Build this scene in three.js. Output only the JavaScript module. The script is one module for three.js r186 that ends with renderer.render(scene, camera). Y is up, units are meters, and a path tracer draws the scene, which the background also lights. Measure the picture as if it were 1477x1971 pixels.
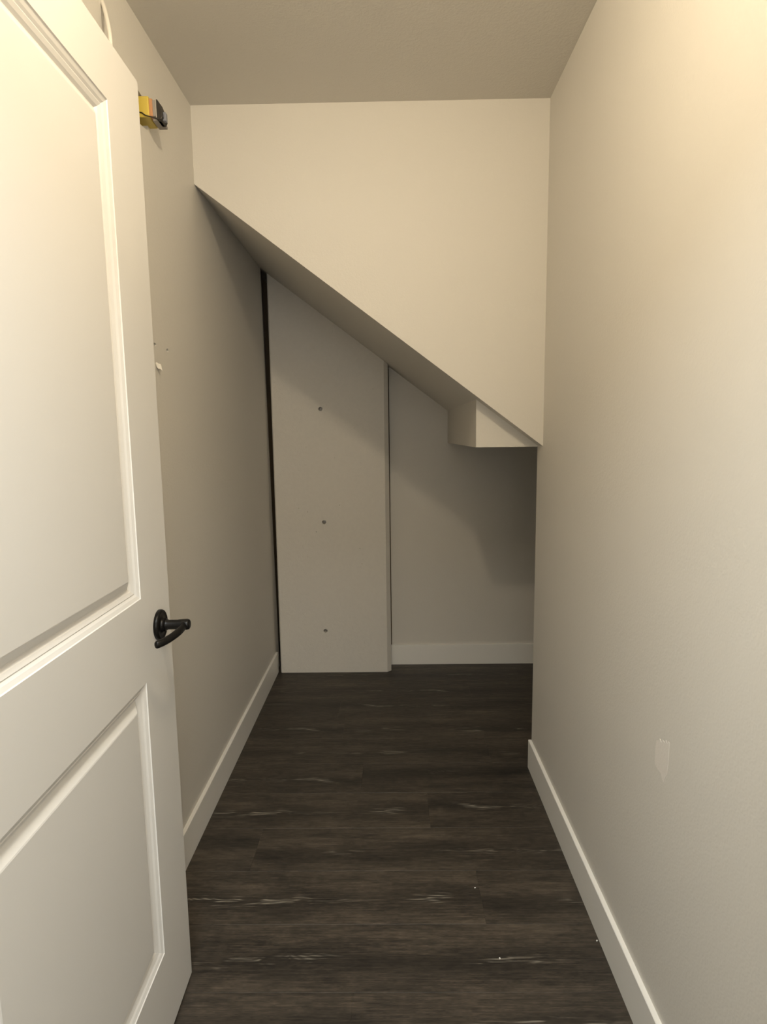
import * as THREE from 'three';
import { RoundedBoxGeometry } from 'three/addons/geometries/RoundedBoxGeometry.js';
import { mergeGeometries } from 'three/addons/utils/BufferGeometryUtils.js';
import { RectAreaLightUniformsLib } from 'three/addons/lights/RectAreaLightUniformsLib.js';
import { Brush, Evaluator, SUBTRACTION } from 'three-bvh-csg';

// ---------------------------------------------------------------- camera, lights, exposure
const scene = new THREE.Scene();
const EYE = 1.3259;
const camera = new THREE.PerspectiveCamera(80.889, 1477 / 1971, 0.02, 30);
camera.position.set(0, EYE, 0);
camera.up.set(0.01153, 0.991455, -0.129937);
camera.lookAt(-0.013122, EYE - 0.129785, -0.991455);
scene.background = new THREE.Color(0x000000);

const renderer = new THREE.WebGLRenderer({ antialias: true });
renderer.toneMapping = THREE.LinearToneMapping;
renderer.toneMappingExposure = 1.1;
renderer.shadowMap.enabled = true;
RectAreaLightUniformsLib.init();

const CLOSET_LAMP = { x: -0.03, z: -0.74, y: 2.378, radius: 0.085, intensity: 2.0, color: new THREE.Color().setRGB(1.0, 0.84, 0.60) };
const HALL_LAMP = { x: -0.15, z: 0.14, size: 0.6, intensity: 28, color: new THREE.Color().setRGB(0.90, 0.97, 0.99) };
const WINDOW = { x0: 0.0, x1: 1.1, y0: 0.85, y1: 2.05, z: 1.6, intensity: 4.8, color: new THREE.Color().setRGB(1.0, 0.95, 0.86) };

// ---------------------------------------------------------------- measures (metres)
const CEIL = 2.4222, XL = -0.6573, XR = 0.5436;
const Z_STAIR = -2.1617, Z_RIGHT_END = -2.2477, Z_PILLAR = -3.2222, Z_BACK = -3.3421, Z_DOORWAY = -0.46;
const E0 = 2.1743, E1 = 1.2731, SLOPE = (E1 - E0) / (XR - XL);
const slopeY = (x) => E0 + SLOPE * (x - XL);
const BB_H = 0.116, BB_T = 0.012;

// ---------------------------------------------------------------- noise and textures
function rng(seed) { let s = seed | 0; return () => { s = (s + 0x6d2b79f5) | 0; let t = Math.imul(s ^ (s >>> 15), 1 | s); t = (t + Math.imul(t ^ (t >>> 7), 61 | t)) ^ t; return ((t ^ (t >>> 14)) >>> 0) / 4294967296; }; }
function lattice(seed, px, py) { const r = rng(seed), a = new Float32Array(px * py); for (let i = 0; i < a.length; i++) a[i] = r(); return a; }
function tileNoise(seed, px, py) {           // value noise on [0,1)^2, tiling, px by py cells
  const a = lattice(seed, px, py);
  return (u, v) => {
    let x = (u - Math.floor(u)) * px, y = (v - Math.floor(v)) * py;
    const i = Math.floor(x) % px, j = Math.floor(y) % py; x -= Math.floor(x); y -= Math.floor(y);
    const i1 = (i + 1) % px, j1 = (j + 1) % py, sx = x * x * (3 - 2 * x), sy = y * y * (3 - 2 * y);
    return (a[j * px + i] * (1 - sx) + a[j * px + i1] * sx) * (1 - sy) + (a[j1 * px + i] * (1 - sx) + a[j1 * px + i1] * sx) * sy;
  };
}
function dataTexture(w, h, f, color) {
  const d = new Uint8Array(w * h * 4);
  for (let y = 0; y < h; y++) for (let x = 0; x < w; x++) {
    const c = f((x + 0.5) / w, (y + 0.5) / h), k = 4 * (y * w + x);
    for (let m = 0; m < 3; m++) d[k + m] = Math.max(0, Math.min(255, Math.round(255 * (c.length ? c[m] : c))));
    d[k + 3] = 255;
  }
  const t = new THREE.DataTexture(d, w, h); t.wrapS = t.wrapT = THREE.RepeatWrapping;
  t.magFilter = THREE.LinearFilter; t.minFilter = THREE.LinearMipmapLinearFilter; t.generateMipmaps = true;
  if (color) t.colorSpace = THREE.SRGBColorSpace;
  t.needsUpdate = true; return t;
}
// roller stipple: one tile covers 0.5 m
const n1 = tileNoise(11, 160, 160), n2 = tileNoise(12, 70, 70), n3 = tileNoise(13, 9, 9);
const rollerBump = dataTexture(512, 512, (u, v) => 0.5 * n1(u, v) + 0.35 * n2(u, v) + 0.15 * n3(u, v));
rollerBump.repeat.set(2, 2);
const c1 = tileNoise(21, 200, 200), c2 = tileNoise(22, 40, 40), c3 = tileNoise(23, 90, 90);
const concreteBump = dataTexture(512, 512, (u, v) => { const pit = c3(u, v) < 0.07 ? 0.35 : 0; return 0.55 + 0.3 * (c1(u, v) - 0.5) + 0.3 * (c2(u, v) - 0.5) - pit; });
concreteBump.repeat.set(2, 2);
const concreteTone = dataTexture(512, 512, (u, v) => { const k = 0.985 + 0.03 * (c2(u, v) - 0.5) - (c3(u, v) < 0.045 ? 0.05 : 0); return [k, k, k]; }, false);
concreteTone.repeat.set(2, 2);

const lin = (r, g, b) => new THREE.Color().setRGB(r, g, b);
const WALL_RGB = [0.685, 0.655, 0.60];
const M = {
  wall: new THREE.MeshStandardMaterial({ color: lin(...WALL_RGB), roughness: 0.62, bumpMap: rollerBump, bumpScale: 0.00035 }),
  ceiling: new THREE.MeshStandardMaterial({ color: lin(...WALL_RGB), roughness: 0.9, bumpMap: rollerBump, bumpScale: 0.0006 }),
  concrete: new THREE.MeshStandardMaterial({ color: lin(0.70, 0.665, 0.605), roughness: 0.7, map: concreteTone, bumpMap: concreteBump, bumpScale: 0.0009 }),
  trim: new THREE.MeshStandardMaterial({ color: lin(0.84, 0.82, 0.775), roughness: 0.42 }),
  door: new THREE.MeshStandardMaterial({ color: lin(0.715, 0.697, 0.665), roughness: 0.4 }),
  black: new THREE.MeshPhysicalMaterial({ color: lin(0.005, 0.0045, 0.004), roughness: 0.32, metalness: 0, specularIntensity: 0.45 }),
  steel: new THREE.MeshStandardMaterial({ color: lin(0.62, 0.60, 0.56), roughness: 0.35, metalness: 1 }),
  yellow: new THREE.MeshStandardMaterial({ color: lin(0.62, 0.47, 0.08), roughness: 0.4 }),
  orange: new THREE.MeshStandardMaterial({ color: lin(0.50, 0.25, 0.12), roughness: 0.5 }),
  greyPlastic: new THREE.MeshStandardMaterial({ color: lin(0.30, 0.27, 0.24), roughness: 0.55 }),
  blueGrey: new THREE.MeshStandardMaterial({ color: lin(0.22, 0.23, 0.27), roughness: 0.45 }),
  darkPlastic: new THREE.MeshStandardMaterial({ color: lin(0.02, 0.016, 0.012), roughness: 0.5 }),
  cable: new THREE.MeshStandardMaterial({ color: lin(0.78, 0.75, 0.68), roughness: 0.45 }),
  paper: new THREE.MeshStandardMaterial({ color: lin(0.88, 0.85, 0.79), roughness: 0.9 }),
  touchUp: new THREE.MeshStandardMaterial({ color: lin(0.775, 0.73, 0.675), roughness: 0.55, bumpMap: rollerBump, bumpScale: 0.00035 }),
  stud: new THREE.MeshStandardMaterial({ color: lin(0.25, 0.19, 0.12), roughness: 0.9 }),
  subfloor: new THREE.MeshStandardMaterial({ color: lin(0.02, 0.017, 0.014), roughness: 0.9 }),
};

// ---------------------------------------------------------------- helpers
const taken = new Map();
function numbered(name) { const n = taken.get(name) || 0; taken.set(name, n + 1); return n ? name + '_' + String(n).padStart(3, '0') : name; }
function boxUV(g0) {                         // uv in metres from the face's main direction
  const g = g0.index ? g0.toNonIndexed() : g0; g.computeVertexNormals === undefined || 0;
  const p = g.attributes.position, uv = new Float32Array(p.count * 2);
  const a = new THREE.Vector3(), b = new THREE.Vector3(), c = new THREE.Vector3(), n = new THREE.Vector3();
  for (let i = 0; i < p.count; i += 3) {
    a.fromBufferAttribute(p, i); b.fromBufferAttribute(p, i + 1); c.fromBufferAttribute(p, i + 2);
    n.copy(b).sub(a).cross(c.clone().sub(a));
    const x = Math.abs(n.x), y = Math.abs(n.y), z = Math.abs(n.z);
    [a, b, c].forEach((v, k) => {
      const o = 2 * (i + k);
      if (x >= y && x >= z) { uv[o] = v.z; uv[o + 1] = v.y; } else if (y >= z) { uv[o] = v.x; uv[o + 1] = v.z; } else { uv[o] = v.x; uv[o + 1] = v.y; }
    });
  }
  g.setAttribute('uv', new THREE.BufferAttribute(uv, 2)); return g;
}
function shade(o) { o.castShadow = true; o.receiveShadow = true; return o; }
function part(name, geometry, material, parent, label) {
  const m = shade(new THREE.Mesh(geometry, material)); m.name = name; parent.add(m);
  if (label) m.userData.label = label;
  return m;
}
function structure(name, geometry, material, label) {
  const m = shade(new THREE.Mesh(boxUV(geometry), material)); m.name = name; scene.add(m);
  m.userData = { kind: 'structure', label, category: name.split('_')[0] }; return m;
}
function group(name, label, category, extra = {}) {
  const g = new THREE.Group(); g.name = numbered(name); g.userData = { label, category, ...extra }; scene.add(g); return g;
}
function span(x0, x1, y0, y1, z0, z1) {       // a plain box between two corners, for slabs of the shell
  const g = new THREE.BoxGeometry(Math.abs(x1 - x0), Math.abs(y1 - y0), Math.abs(z1 - z0));
  return g.translate((x0 + x1) / 2, (y0 + y1) / 2, (z0 + z1) / 2);
}
function poly(points) { return new THREE.Shape(points.map((p) => new THREE.Vector2(p[0], p[1]))); }
function prism(points, depth, bevel = 0) {
  return new THREE.ExtrudeGeometry(points instanceof THREE.Shape ? points : poly(points), { depth, bevelEnabled: bevel > 0, bevelSize: bevel, bevelThickness: bevel, bevelOffset: -bevel, bevelSegments: 2, curveSegments: 20 });
}

// ---------------------------------------------------------------- the shell
structure('ceiling', span(-1.8, 1.8, CEIL, CEIL + 0.12, 1.8, -3.9), M.ceiling, 'flat painted ceiling of the closet');

// left wall: drywall with a cut-out for the wiring, two screw holes and a far end that stops short of the pillar
{
  const g = new THREE.Group(); g.name = 'wall_left'; scene.add(g);
  g.userData = { kind: 'structure', label: 'long plain greige wall behind the open door', category: 'wall' };
  const s = poly([[-Z_DOORWAY, 0], [3.325, 0], [3.192, CEIL], [-Z_DOORWAY, CEIL]]);
  const hole = (pts) => s.holes.push(new THREE.Path(pts.map((p) => new THREE.Vector2(p[0], p[1]))));
  hole([[1.704, 2.150], [1.704, 2.236], [1.772, 2.226], [1.764, 2.158]]);
  const dent = (z, y, a, b, seed) => { const r = rng(seed); hole(Array.from({ length: 9 }, (_, k) => { const t = -k / 9 * 2 * Math.PI, w = 0.75 + 0.5 * r(); return [z + a * w * Math.cos(t), y + b * w * Math.sin(t)]; })); };
  dent(1.722, 1.581, 0.009, 0.005, 5); dent(1.818, 1.578, 0.009, 0.005, 9);
  part('drywall', boxUV(prism(s, 0.014).rotateY(Math.PI / 2).translate(XL - 0.014, 0, 0)), M.wall, g);
  const s2 = poly([[-Z_DOORWAY, 0], [3.32, 0], [3.187, CEIL], [-Z_DOORWAY, CEIL]]);
  s2.holes.push(new THREE.Path([[1.704, 2.150], [1.704, 2.236], [1.772, 2.226], [1.764, 2.158]].map((p) => new THREE.Vector2(p[0], p[1]))));
  part('framing', boxUV(prism(s2, 0.085).rotateY(Math.PI / 2).translate(XL - 0.1, 0, 0)), M.stud, g);
  part('cavity_end', boxUV(span(XL - 0.101, -0.46, 0, CEIL, -3.75, -3.85)), M.stud, g);
  part('backing', boxUV(span(XL - 0.2, XL - 0.101, 0, CEIL, Z_DOORWAY, -3.85)), M.wall, g);
}
// right wall, one corner-beaded piece that turns the corner into the space under the lower stairs
{
  const r = 0.006, s = new THREE.Shape();
  s.moveTo(XR, -Z_DOORWAY); s.lineTo(1.6, -Z_DOORWAY); s.lineTo(1.6, -Z_RIGHT_END); s.lineTo(XR + r, -Z_RIGHT_END);
  s.quadraticCurveTo(XR, -Z_RIGHT_END, XR, -Z_RIGHT_END - r); s.lineTo(XR, -Z_DOORWAY);
  const w = structure('wall_right', prism(s, CEIL).rotateX(-Math.PI / 2), M.wall, 'long plain greige wall with a touched-up paint spot');
  const outline = [[1.177, 0.689], [1.1805, 0.672], [1.1800, 0.655], [1.1815, 0.643], [1.1780, 0.634], [1.1660, 0.632], [1.1520, 0.631], [1.1440, 0.622], [1.1370, 0.619], [1.1330, 0.630], [1.1260, 0.645], [1.1235, 0.668], [1.1225, 0.690], [1.1215, 0.713],
    [1.1270, 0.7135], [1.1310, 0.707], [1.1370, 0.711], [1.1420, 0.703], [1.1500, 0.7045], [1.1560, 0.696], [1.1630, 0.700], [1.1700, 0.692]];
  part('paint_patch', boxUV(prism(outline, 0.0004).rotateY(Math.PI / 2).translate(XR - 0.0004, 0, 0)), M.touchUp, w, 'lighter brushed touch-up paint');
}
structure('wall_back', span(-0.0055, 1.6, 0, CEIL, Z_BACK, Z_BACK - 0.12), M.wall, 'far wall under the stairs');
structure('wall_behind', span(-0.47, 0.1, 0, CEIL, -3.4625, -3.6), M.stud, 'framing behind the far wall');
structure('wall_alcove', span(1.4, 1.52, 0, CEIL, Z_RIGHT_END, Z_BACK), M.wall, 'end wall of the low space under the stairs');
// bulkhead under the stairs: upright face and sloping underside
structure('wall_stairs', prism([[XL, E0], [XR, E1], [XR, CEIL], [XL, CEIL]], 0.1).translate(0, 0, Z_STAIR - 0.1), M.wall, 'upright wall below the ceiling, its lower edge cut along the stair slope');
{
  const bx = 0.3153, by = 1.27, xe = XL + (by - E0) / SLOPE, x0 = XL - 0.1, x1 = xe;
  structure('ceiling_slope', prism([[x0, slopeY(x0)], [x1, slopeY(x1)], [x1, slopeY(x1) + 0.12], [x0, slopeY(x0) + 0.12]], 3.76 + Z_STAIR - 0.1).translate(0, 0, -3.76), M.wall, 'sloping underside of the stairs');
  structure('ceiling_box', prism([[bx, by], [1.42, by], [1.42, by + 0.12], [xe, by + 0.0005], [bx, slopeY(bx)]], -Z_BACK - 2.235).translate(0, 0, Z_BACK), M.wall, 'boxed-in wedge with a flat bottom under the stair slope');
}
// hall behind the camera, with the doorway
{
  const s = poly([[-1.7, 0], [-1.7, CEIL], [1.7, CEIL], [1.7, 0], [0.372, 0], [0.372, 2.072], [-0.552, 2.072], [-0.552, 0]]);
  structure('wall_front', prism(s, 0.12).translate(0, 0, Z_DOORWAY), M.wall, 'wall with the doorway into the closet');
  structure('trim_1', mergeGeometries([span(-0.551, -0.531, 0, 2.07, -0.465, -0.335), span(0.351, 0.371, 0, 2.07, -0.465, -0.335), span(-0.531, 0.351, 2.05, 2.07, -0.465, -0.335)]), M.trim, 'white door jamb lining the doorway');
  structure('wall_hall_left', span(-1.7, -1.6, 0, CEIL, -0.34, 1.7), M.wall, 'hall wall beside the doorway');
  structure('wall_hall_right', span(1.6, 1.7, 0, CEIL, -0.34, 1.7), M.wall, 'hall wall across from the left one');
  const w = WINDOW, hs = poly([[-1.7, 0], [1.7, 0], [1.7, CEIL], [-1.7, CEIL]]);
  hs.holes.push(new THREE.Path([[w.x0, w.y0], [w.x0, w.y1], [w.x1, w.y1], [w.x1, w.y0]].map((p) => new THREE.Vector2(p[0], p[1]))));
  structure('wall_hall_back', prism(hs, 0.1).translate(0, 0, w.z), M.wall, 'hall wall facing the doorway');
  const g = new THREE.Group(); g.name = 'window_1'; scene.add(g); g.userData = { kind: 'structure', label: 'frosted daylight window in the hall wall', category: 'window' };
  const f = 0.04, za = w.z - 0.02, zb = w.z + 0.1;
  part('window_frame', boxUV(mergeGeometries([span(w.x0, w.x1, w.y0, w.y0 + f, za, zb), span(w.x0, w.x1, w.y1 - f, w.y1, za, zb), span(w.x0, w.x0 + f, w.y0 + f, w.y1 - f, za, zb), span(w.x1 - f, w.x1, w.y0 + f, w.y1 - f, za, zb)])), M.trim, g);
  part('pane', span(w.x0 + f, w.x1 - f, w.y0 + f, w.y1 - f, w.z + 0.03, w.z + 0.04), new THREE.MeshStandardMaterial({ color: 0xffffff, roughness: 0.6, emissive: w.color, emissiveIntensity: 0.8 }), g);
  part('shutter', span(w.x0 - 0.05, w.x1 + 0.05, w.y0 - 0.05, w.y1 + 0.05, w.z + 0.1, w.z + 0.13), M.trim, g);
  const l = new THREE.RectAreaLight(w.color, w.intensity, w.x1 - w.x0 - 2 * f, w.y1 - w.y0 - 2 * f);
  l.position.set((w.x0 + w.x1) / 2, (w.y0 + w.y1) / 2, w.z + 0.02); l.lookAt(l.position.x, l.position.y, -5); l.name = 'window_light'; scene.add(l);
}
// baseboards: square stock with an eased top edge
function baseboard(name, length, label) {
  const e = 0.0015;
  return structure(name, prism([[0, 0], [BB_T, 0], [BB_T, BB_H - e], [BB_T - e, BB_H], [0, BB_H]], length), M.trim, label);
}
{
  const l = baseboard('baseboard_left', 3.235 + Z_DOORWAY, 'white baseboard along the wall behind the door'); l.position.set(XL, 0, -3.235);
  const r = baseboard('baseboard_right', -Z_RIGHT_END + Z_DOORWAY, 'white baseboard along the wall across from the door'); r.rotation.y = Math.PI; r.position.set(XR, 0, Z_DOORWAY);
  const b = baseboard('baseboard_back', 1.41, 'white baseboard on the far wall beside the pillar'); b.rotation.y = -Math.PI / 2; b.position.set(1.4, 0, Z_BACK);
}

// ---------------------------------------------------------------- floor of separate vinyl planks
const PL = 1.22, PW = 0.2015;
function plankTexture(seed) {
  const w = 2048, h = 340, R = rng(seed);
  const grainA = tileNoise(seed + 1, 20, 90), grainB = tileNoise(seed + 2, 160, 240), broad = tileNoise(seed + 3, 4, 5), wander = tileNoise(seed + 4, 6, 2);
  const patchN = tileNoise(seed + 5, 26, 16), mott = tileNoise(seed + 7, 60, 30), cloud = tileNoise(seed + 8, 11, 7), sparse = tileNoise(seed + 9, 7, 1);
  const band = 0.35 + 0.3 * R(), width = 0.11 + 0.08 * R(), lean = 10 + 8 * R(), arch = 0.2 + 0.6 * R(), tone = 0.93 + 0.14 * R();
  return dataTexture(w, h, (u, v) => {
    const centre = band + 0.14 * (wander(u, 0.25) - 0.5), d = v - centre, ad = Math.abs(d);
    const core = Math.exp(-(d * d) / (width * width)) * (0.35 + 0.8 * wander(u + 0.37, 0.7));
    const sweep = Math.sqrt(Math.abs(u - arch) + 0.004);                              // cathedral figure that opens away from one place
    const ring = 0.5 + 0.5 * Math.sin(2 * Math.PI * (lean * (ad * 1.1 + sweep * 0.9) + 1.1 * patchN(u, v * 0.2) + 0.5 * grainA(u, v)));
    let k = 0.70 + 0.22 * (broad(u, v) - 0.5) + 0.20 * (cloud(u, v) - 0.5) + 0.30 * (grainA(u, v) - 0.5) + 0.24 * (grainB(u, v) - 0.5) + 0.20 * (mott(u, v) - 0.5);
    k *= 1 - 0.30 * core; k += 0.07 * (ring - 0.5) * core;
    const on = Math.max(0, Math.min(1, (sparse(u, 0) - 0.30) * 4));
    const pale = Math.max(0, Math.min(1, (patchN(u, v) * 0.6 + grainA(u, v) * 0.55 - 0.66) * 7)) * Math.max(0, Math.min(1, (core - 0.40) * 3)) * on * (0.3 + 0.7 * ring);
    const c = k * tone;
    return [0.345 * c + 0.30 * pale, 0.306 * c + 0.30 * pale, 0.262 * c + 0.28 * pale];
  }, true);
}
{
  const floor = new THREE.Group(); floor.name = 'floor'; scene.add(floor);
  floor.userData = { kind: 'structure', label: 'dark brown wood-look plank floor', category: 'floor' };
  part('subfloor', boxUV(span(-1.8, 1.8, -0.1, -0.0065, 1.8, -3.9)), M.subfloor, floor);
  const mats = Array.from({ length: 6 }, (_, i) => { const t = plankTexture(100 + 37 * i); return new THREE.MeshStandardMaterial({ color: 0xffffff, map: t, roughness: 0.5, bumpMap: t, bumpScale: 0.0004 }); });
  const plank = (x0, x1, z0, z1, ix0, mat, flip) => {         // a thin board with a fine chamfer all round
    const gap = 0.00008, ch = 0.00035, a = x0 + gap, b = x1 - gap, n = z0 + gap, f = z1 - gap, P = [], UV = [];
    const put = (x, y, z) => { P.push(x, y, z); let u = (x - ix0) / PL, v = (z - z0) / (z1 - z0); if (flip) { u = 1 - u; v = 1 - v; } UV.push(u, v); };
    const quad = (p, q, r, s) => { [p, q, r, p, r, s].forEach((c) => put(...c)); };
    const T = [[a + ch, 0, n + ch], [b - ch, 0, n + ch], [b - ch, 0, f - ch], [a + ch, 0, f - ch]], S = [[a, -ch, n], [b, -ch, n], [b, -ch, f], [a, -ch, f]], B = S.map((c) => [c[0], -0.006, c[2]]);
    quad(T[3], T[2], T[1], T[0]);
    for (let i = 0; i < 4; i++) { const j = (i + 1) % 4; quad(T[i], T[j], S[j], S[i]); quad(S[i], S[j], B[j], B[i]); }
    quad(B[0], B[1], B[2], B[3]);
    const g = new THREE.BufferGeometry();
    g.setAttribute('position', new THREE.Float32BufferAttribute(P, 3)); g.setAttribute('uv', new THREE.Float32BufferAttribute(UV, 2)); g.computeVertexNormals();
    part('plank', g, mat, floor);
  };
  const known = { '-1': -0.448, 0: 0.245, '-2': 0.12, 1: -0.66 + 1.22 * 1.05 };   // butt joints that show, by row
  const r = rng(77);
  for (let row = -11; row <= 16; row++) {
    const far = -1.678 + PW * row, near = far + PW;
    if (far > 1.75) continue;
    const hall = near > Z_DOORWAY - 0.05, alcove = far < Z_RIGHT_END + 0.01;
    const X0 = hall ? -1.7 : -0.9, X1 = hall ? 1.7 : alcove ? 1.5 : 0.62;
    const joint = known[row] ?? (r() * PL - 0.6); let j = joint; while (j > X0) j -= PL;
    for (; j < X1; j += PL) {
      const a = Math.max(j, X0), b = Math.min(j + PL, X1);
      if (b - a < 0.02) continue;
      plank(a, b, far, near, j, mats[Math.floor(r() * 6)], r() < 0.5);
    }
  }
}

// ---------------------------------------------------------------- concrete pillar
{
  const c = 0.022, xl = -0.6248, xr = -0.0322, zf = -Z_PILLAR;
  const cl = 0.006;
  const g = prism([[xl, zf], [xr, zf], [xr + c, zf + c], [xr + c, 3.46], [xl + 0.15, 3.46], [xl + 0.15, 3.75], [xl - cl, 3.75], [xl - cl, zf + cl]], 1).rotateX(-Math.PI / 2);
  const p = g.attributes.position;
  for (let i = 0; i < p.count; i++) if (p.getY(i) > 0.5) p.setY(i, slopeY(p.getX(i)) - 0.0005);
  g.computeVertexNormals();
  const ev = new Evaluator(); ev.attributes = ['position', 'normal', 'uv']; ev.useGroups = false;
  let body = new Brush(boxUV(g)); body.updateMatrixWorld();
  const pits = [];
  const pit = (x, y, rad, depth, inner = 0.6) => { const q = new THREE.CylinderGeometry(rad, rad * inner, depth * 2, 14).rotateX(Math.PI / 2).translate(x, y, Z_PILLAR); pits.push(q); };
  for (const [x, y] of [[-0.3698, 1.459], [-0.3663, 0.8523], [-0.3735, 0.242]]) pit(x, y, 0.0125, 0.045, 0.75);
  for (const [x, y] of [[-0.4517, 1.2574], [-0.455, 0.9103], [-0.2795, 0.945], [-0.4469, 0.655], [-0.1742, 0.7069], [-0.1928, 1.3557], [-0.0902, 1.5578], [-0.165, 0.62], [-0.5, 0.93], [-0.41, 0.80], [-0.30, 1.20]]) pit(x, y, 0.0036, 0.010);
  const r = rng(8);
  for (let i = 0; i < 16; i++) pit(-0.62 + 0.075 * r() * r() * 1.6, 0.012 + 0.07 * r(), 0.0015 + 0.0025 * r(), 0.003);
  for (const q of pits) { const b = new Brush(q); b.updateMatrixWorld(); body = ev.evaluate(body, b, SUBTRACTION); body.updateMatrixWorld(); }
  const root = group('concrete_pillar', 'grey painted concrete pillar with three round tie holes, standing against the far wall', 'pillar');
  part('pillar_body', boxUV(body.geometry), M.concrete, root);
}

// ---------------------------------------------------------------- the open door
const DOOR_W = 0.86, DOOR_T = 0.035;
function mouldedPanel(w, h) {                 // field and mitred moulding of one sunk panel, centred, facing +z, front plane z = 0
  const prof = [[0, 0], [0.0012, -0.0020], [0.008, -0.0048], [0.0125, -0.0080], [0.0145, -0.0072], [0.021, -0.0105], [0.0255, -0.0150], [0.0275, -0.0150], [0.0440, -0.0045], [0.0465, -0.0038]];
  const frame = [], P = (i, k) => { const [d, z] = prof[i]; const x = w / 2 - d, y = h / 2 - d; return [[-x, -y, z], [x, -y, z], [x, y, z], [-x, y, z]][k]; };
  const build = (from, to) => {
    const pos = [];
    for (let i = from; i < to; i++) for (let k = 0; k < 4; k++) { const m = (k + 1) % 4, a = P(i, k), b = P(i, m), c = P(i + 1, m), d = P(i + 1, k); pos.push(...a, ...b, ...c, ...a, ...c, ...d); }
    return pos;
  };
  const geo = (pos) => { const g = new THREE.BufferGeometry(); g.setAttribute('position', new THREE.Float32BufferAttribute(pos, 3)); g.computeVertexNormals(); return boxUV(g); };
  const last = prof.length - 1, f = [0, 1, 2, 3].map((k) => P(last, k));
  return { moulding: geo(build(0, 6)), field: geo([...build(6, last), ...f[0], ...f[1], ...f[2], ...f[0], ...f[2], ...f[3]]) };
}
{
  const a = -0.0202, ex = -0.5073, ez = -1.3207;
  const door = new THREE.Group(); door.name = 'door_1'; scene.add(door);
  door.userData = { kind: 'structure', label: 'white two-panel interior door standing open with a black lever', category: 'door' };
  door.position.set(ex - Math.sin(a) * DOOR_W, 0, ez + Math.cos(a) * DOOR_W); door.rotation.y = Math.PI / 2 - a;
  const y0 = 0.010, y1 = 2.042, s = poly([[0, y0], [DOOR_W, y0], [DOOR_W, y1], [0, y1]]);
  const px0 = DOOR_W - 0.705, px1 = DOOR_W - 0.1552, openings = [[0.2103, 0.8279], [1.0031, 1.9297]];
  for (const [b, t] of openings) s.holes.push(new THREE.Path([[px0, b], [px0, t], [px1, t], [px1, b]].map((p) => new THREE.Vector2(p[0], p[1]))));
  const leaf = new THREE.ExtrudeGeometry(s, { depth: DOOR_T, bevelEnabled: false }).translate(0, 0, -DOOR_T);
  part('door_leaf', boxUV(leaf), M.door, door);
  for (const [b, t] of openings) for (const side of [0, 1]) {
    const q = mouldedPanel(px1 - px0, t - b);
    const f = part('panel', q.field, M.door, door); f.position.set((px0 + px1) / 2, (b + t) / 2, side ? -DOOR_T : 0); f.rotation.y = side ? Math.PI : 0;
    part('moulding', q.moulding, M.door, f);
  }
  // black lever set
  const lever = (side) => {
    const hx = DOOR_W - 0.07, hy = 0.922;
    const set = new THREE.Group(); set.name = 'handle'; set.userData = { label: 'matt black lever handle on a round rose' };
    set.position.set(hx, hy, side ? -DOOR_T : 0); if (side) set.scale.z = -1; door.add(set);
    const rose = new THREE.LatheGeometry([[0, 0], [0.033, 0], [0.033, 0.005], [0.0315, 0.008], [0.0285, 0.0095], [0.0265, 0.0078], [0.0165, 0.0078], [0.0145, 0.010], [0.0145, 0.016], [0, 0.016]].map((p) => new THREE.Vector2(...p)), 48).rotateX(Math.PI / 2);
    part('rose', rose, M.black, set);
    const neck = new THREE.LatheGeometry([[0, 0.012], [0.0125, 0.012], [0.0125, 0.018], [0.0105, 0.021], [0.0105, 0.040], [0.0112, 0.046], [0.0118, 0.061], [0.0105, 0.0655], [0.008, 0.067], [0, 0.067]].map((p) => new THREE.Vector2(...p)), 36).rotateX(Math.PI / 2);
    part('neck', neck, M.black, set);
    const curve = new THREE.CatmullRomCurve3([[0.002, 0, 0.055], [-0.020, -0.002, 0.0565], [-0.048, -0.003, 0.0555], [-0.078, -0.0045, 0.0495], [-0.098, -0.006, 0.041], [-0.110, -0.0075, 0.031]].map((v) => new THREE.Vector3(...v)));
    const n = 40, ring = 18, pos = [], idx = [];
    for (let i = 0; i <= n; i++) {
      const t = i / n, c = curve.getPoint(t), d = curve.getTangent(t), side2 = new THREE.Vector3(0, 1, 0), out = new THREE.Vector3().crossVectors(d, side2).normalize();
      let w = 0.0084 - 0.0004 * t, e = 0.0074 - 0.0008 * t; const end = Math.max(0, (t - 0.93) / 0.07); const k = Math.sqrt(Math.max(0, 1 - end * end)); w *= k; e *= k;
      for (let m = 0; m < ring; m++) { const q = 2 * Math.PI * m / ring; const p = c.clone().addScaledVector(side2, w * Math.cos(q)).addScaledVector(out, e * Math.sin(q)); pos.push(p.x, p.y, p.z); }
    }
    for (let i = 0; i < n; i++) for (let m = 0; m < ring; m++) { const b = i * ring + m, c = i * ring + (m + 1) % ring; idx.push(b, b + ring, c, c, b + ring, c + ring); }
    const lg = new THREE.BufferGeometry(); lg.setAttribute('position', new THREE.Float32BufferAttribute(pos, 3)); lg.setIndex(idx); lg.computeVertexNormals();
    part('lever', lg, M.black, set);
  };
  lever(0);
  for (const hy of [0.25, 1.05, 1.82]) part('hinge', new THREE.CylinderGeometry(0.006, 0.006, 0.09, 14).translate(-0.004, hy, -DOOR_T - 0.004), M.black, door);
}

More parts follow.
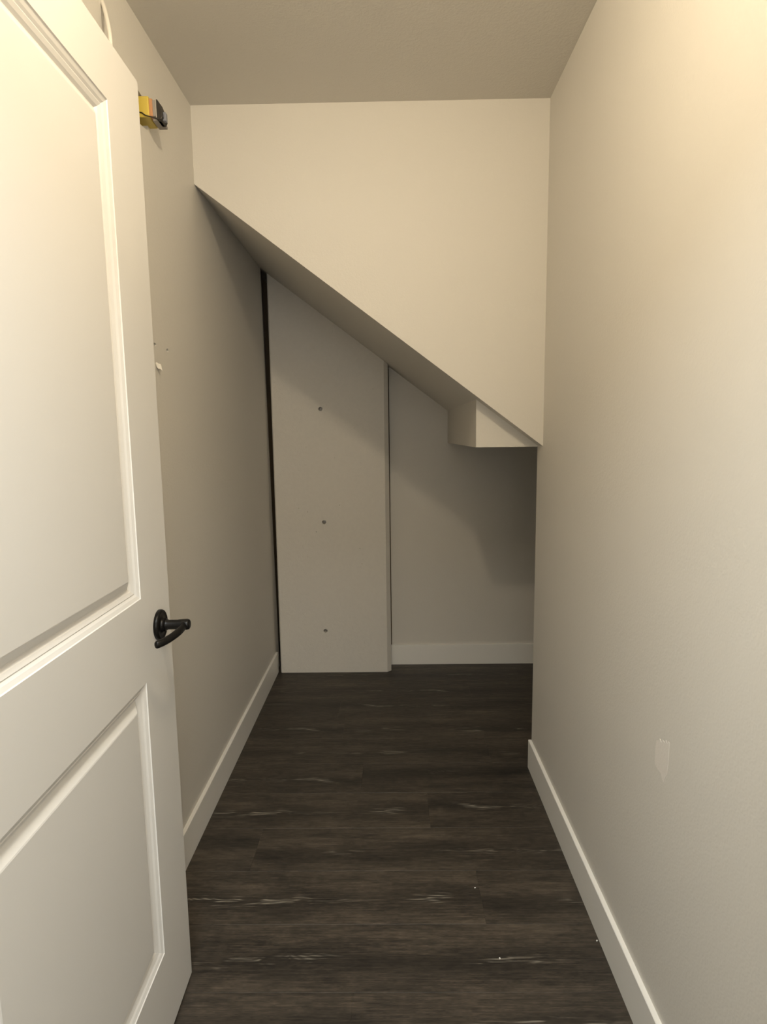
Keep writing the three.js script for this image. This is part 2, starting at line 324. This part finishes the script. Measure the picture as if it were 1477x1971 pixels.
// ---------------------------------------------------------------- wiring on the left wall
{
  const k = group('junction_box', 'small yellow electrical box with a black front sticking out of the left wall', 'electrical box');
  k.position.set(XL, 2.172, -1.7525);
  const rb = (x0, x1, y0, y1, z0, z1, r) => new RoundedBoxGeometry(x1 - x0, y1 - y0, z1 - z0, 2, r).translate((x0 + x1) / 2, (y0 + y1) / 2, (z0 + z1) / 2);
  part('box_body', rb(-0.04, 0.0225, 0, 0.053, -0.032, 0.032, 0.003), M.yellow, k, 'yellow plastic');
  part('collar', rb(0.0215, 0.031, 0.003, 0.048, -0.028, 0.029, 0.002), M.orange, k, 'orange-brown band');
  part('device_body', rb(0.030, 0.0395, 0.004, 0.045, -0.024, 0.027, 0.002), M.greyPlastic, k);
  part('yoke', rb(0.039, 0.0415, 0.000, 0.046, -0.015, 0.0285, 0.0008), M.steel, k, 'bare steel strap');
  const face = prism([[0.0412, -0.004], [0.0412, 0.046], [0.044, 0.046], [0.0545, 0.018], [0.056, 0.004], [0.052, -0.004]], 0.038, 0.0012).translate(0, 0, -0.012);
  part('face', face, M.darkPlastic, k, 'black front');
  part('toggle', rb(0.051, 0.0615, -0.002, 0.02, 0.002, 0.016, 0.002), M.blueGrey, k, 'blue-grey toggle');
  part('lower_tab', rb(0.026, 0.050, -0.004, 0.004, -0.030, 0.018, 0.002), M.greyPlastic, k);
  const wire = new THREE.TubeGeometry(new THREE.CatmullRomCurve3([[-0.01, 0.012, 0.034], [0.004, 0.010, 0.0345], [0.012, 0.004, 0.035], [0.022, 0.001, 0.034], [0.034, -0.001, 0.031], [0.044, -0.002, 0.027]].map((v) => new THREE.Vector3(...v))), 30, 0.0014, 8);
  part('wire', wire, M.darkPlastic, k, 'thin black wire');
}
{
  const pts = [[-0.6653, 2.345, -1.530], [-0.6553, 2.3235, -1.5233], [-0.6453, 2.2996, -1.510], [-0.6353, 2.2709, -1.4958], [-0.6283, 2.2437, -1.4867], [-0.6233, 2.213, -1.4788], [-0.6213, 2.17, -1.4714], [-0.622, 2.10, -1.475], [-0.626, 2.03, -1.50], [-0.632, 1.99, -1.55], [-0.640, 1.985, -1.61], [-0.648, 2.03, -1.665], [-0.660, 2.10, -1.70], [-0.675, 2.155, -1.715]];
  const c = shade(new THREE.Mesh(new THREE.TubeGeometry(new THREE.CatmullRomCurve3(pts.map((v) => new THREE.Vector3(...v))), 90, 0.0046, 12), M.cable));
  c.name = numbered('cable'); c.userData = { label: 'white cable looping out of the left wall near the ceiling', category: 'cable' }; scene.add(c);
}
{
  const s = [[-0.012, 0.010], [-0.006, 0.013], [0.001, 0.009], [0.009, 0.009], [0.013, 0.004], [0.009, -0.006], [0.007, -0.014], [0.001, -0.008], [-0.008, -0.009], [-0.013, -0.004]];
  const g = prism(s, 0.0012).rotateY(Math.PI / 2), p = g.attributes.position;
  for (let i = 0; i < p.count; i++) { const z = p.getZ(i), y = p.getY(i); p.setX(i, p.getX(i) + 0.0008 + 0.7 * Math.max(0, 0.008 - z) * 0.8 + 0.6 * Math.max(0, 0.004 - y)); }
  g.computeVertexNormals();
  const m = shade(new THREE.Mesh(boxUV(g), M.paper)); m.scale.set(0.6, 0.85, 0.85); m.position.set(XL, 1.522, -1.728); m.name = numbered('torn_paper');
  m.userData = { label: 'small torn white paper scrap curling off the left wall beside the door edge', category: 'paper scrap' }; scene.add(m);
}

// ---------------------------------------------------------------- ceiling lamps (out of view)
{
  const c = CLOSET_LAMP, g = group('dome_lamp', 'round glass dome lamp on the closet ceiling', 'lamp'); g.position.set(c.x, CEIL, c.z);
  part('base_plate', new THREE.LatheGeometry([[0, 0], [0.105, 0], [0.105, -0.008], [0.098, -0.016], [0, -0.016]].map((p) => new THREE.Vector2(...p)), 48), M.trim, g);
  const dome = Array.from({ length: 15 }, (_, i) => { const t = i / 14 * Math.PI / 2; return new THREE.Vector2(Math.max(1e-4, c.radius * Math.cos(t)), -0.017 - 0.055 * Math.sin(t)); });
  part('glass_dome', new THREE.LatheGeometry(dome, 48), new THREE.MeshStandardMaterial({ color: 0xffffff, roughness: 0.5, emissive: c.color, emissiveIntensity: 2, side: THREE.DoubleSide }), g);
  const l = new THREE.PointLight(c.color, c.intensity, 0, 2); l.position.set(c.x, c.y, c.z); l.castShadow = true; l.shadow.radius = 2.5; l.name = 'dome_lamp_light'; scene.add(l);
}
{
  const c = HALL_LAMP, g = group('light_panel', 'square white light panel on the hall ceiling', 'lamp'); g.position.set(c.x, CEIL, c.z);
  const h = c.size / 2;
  part('panel_frame', mergeGeometries([span(-h - 0.02, h + 0.02, -0.03, 0, -h - 0.02, -h), span(-h - 0.02, h + 0.02, -0.03, 0, h, h + 0.02), span(-h - 0.02, -h, -0.03, 0, -h, h), span(h, h + 0.02, -0.03, 0, -h, h)]), M.trim, g);
  part('diffuser', span(-h, h, -0.022, -0.012, -h, h), new THREE.MeshStandardMaterial({ color: 0xffffff, emissive: c.color, emissiveIntensity: 3 }), g);
  const l = new THREE.RectAreaLight(c.color, c.intensity, c.size, c.size);
  l.position.set(c.x, CEIL - 0.032, c.z); l.lookAt(c.x, 0, c.z); l.name = 'light_panel_light'; scene.add(l);
}

// ---------------------------------------------------------------- crumbs on the floor
{
  const labels = ['tiny white crumb on the floor by a plank end joint', 'tiny white crumb on a plank with pale streaks', 'tiny white crumb against the right baseboard'];
  [[0.2325, -1.606], [0.262, -1.367], [0.5255, -1.42]].forEach(([x, z], i) => {
    const m = shade(new THREE.Mesh(new THREE.DodecahedronGeometry(0.0024, 0), M.paper)); m.scale.set(1.1, 0.8, 0.9); m.rotation.set(i, 2 * i, 0.4);
    m.position.set(x, 0.0018, z); m.name = numbered('crumb'); m.userData = { label: labels[i], category: 'crumb' }; scene.add(m);
  });
}

renderer.render(scene, camera);
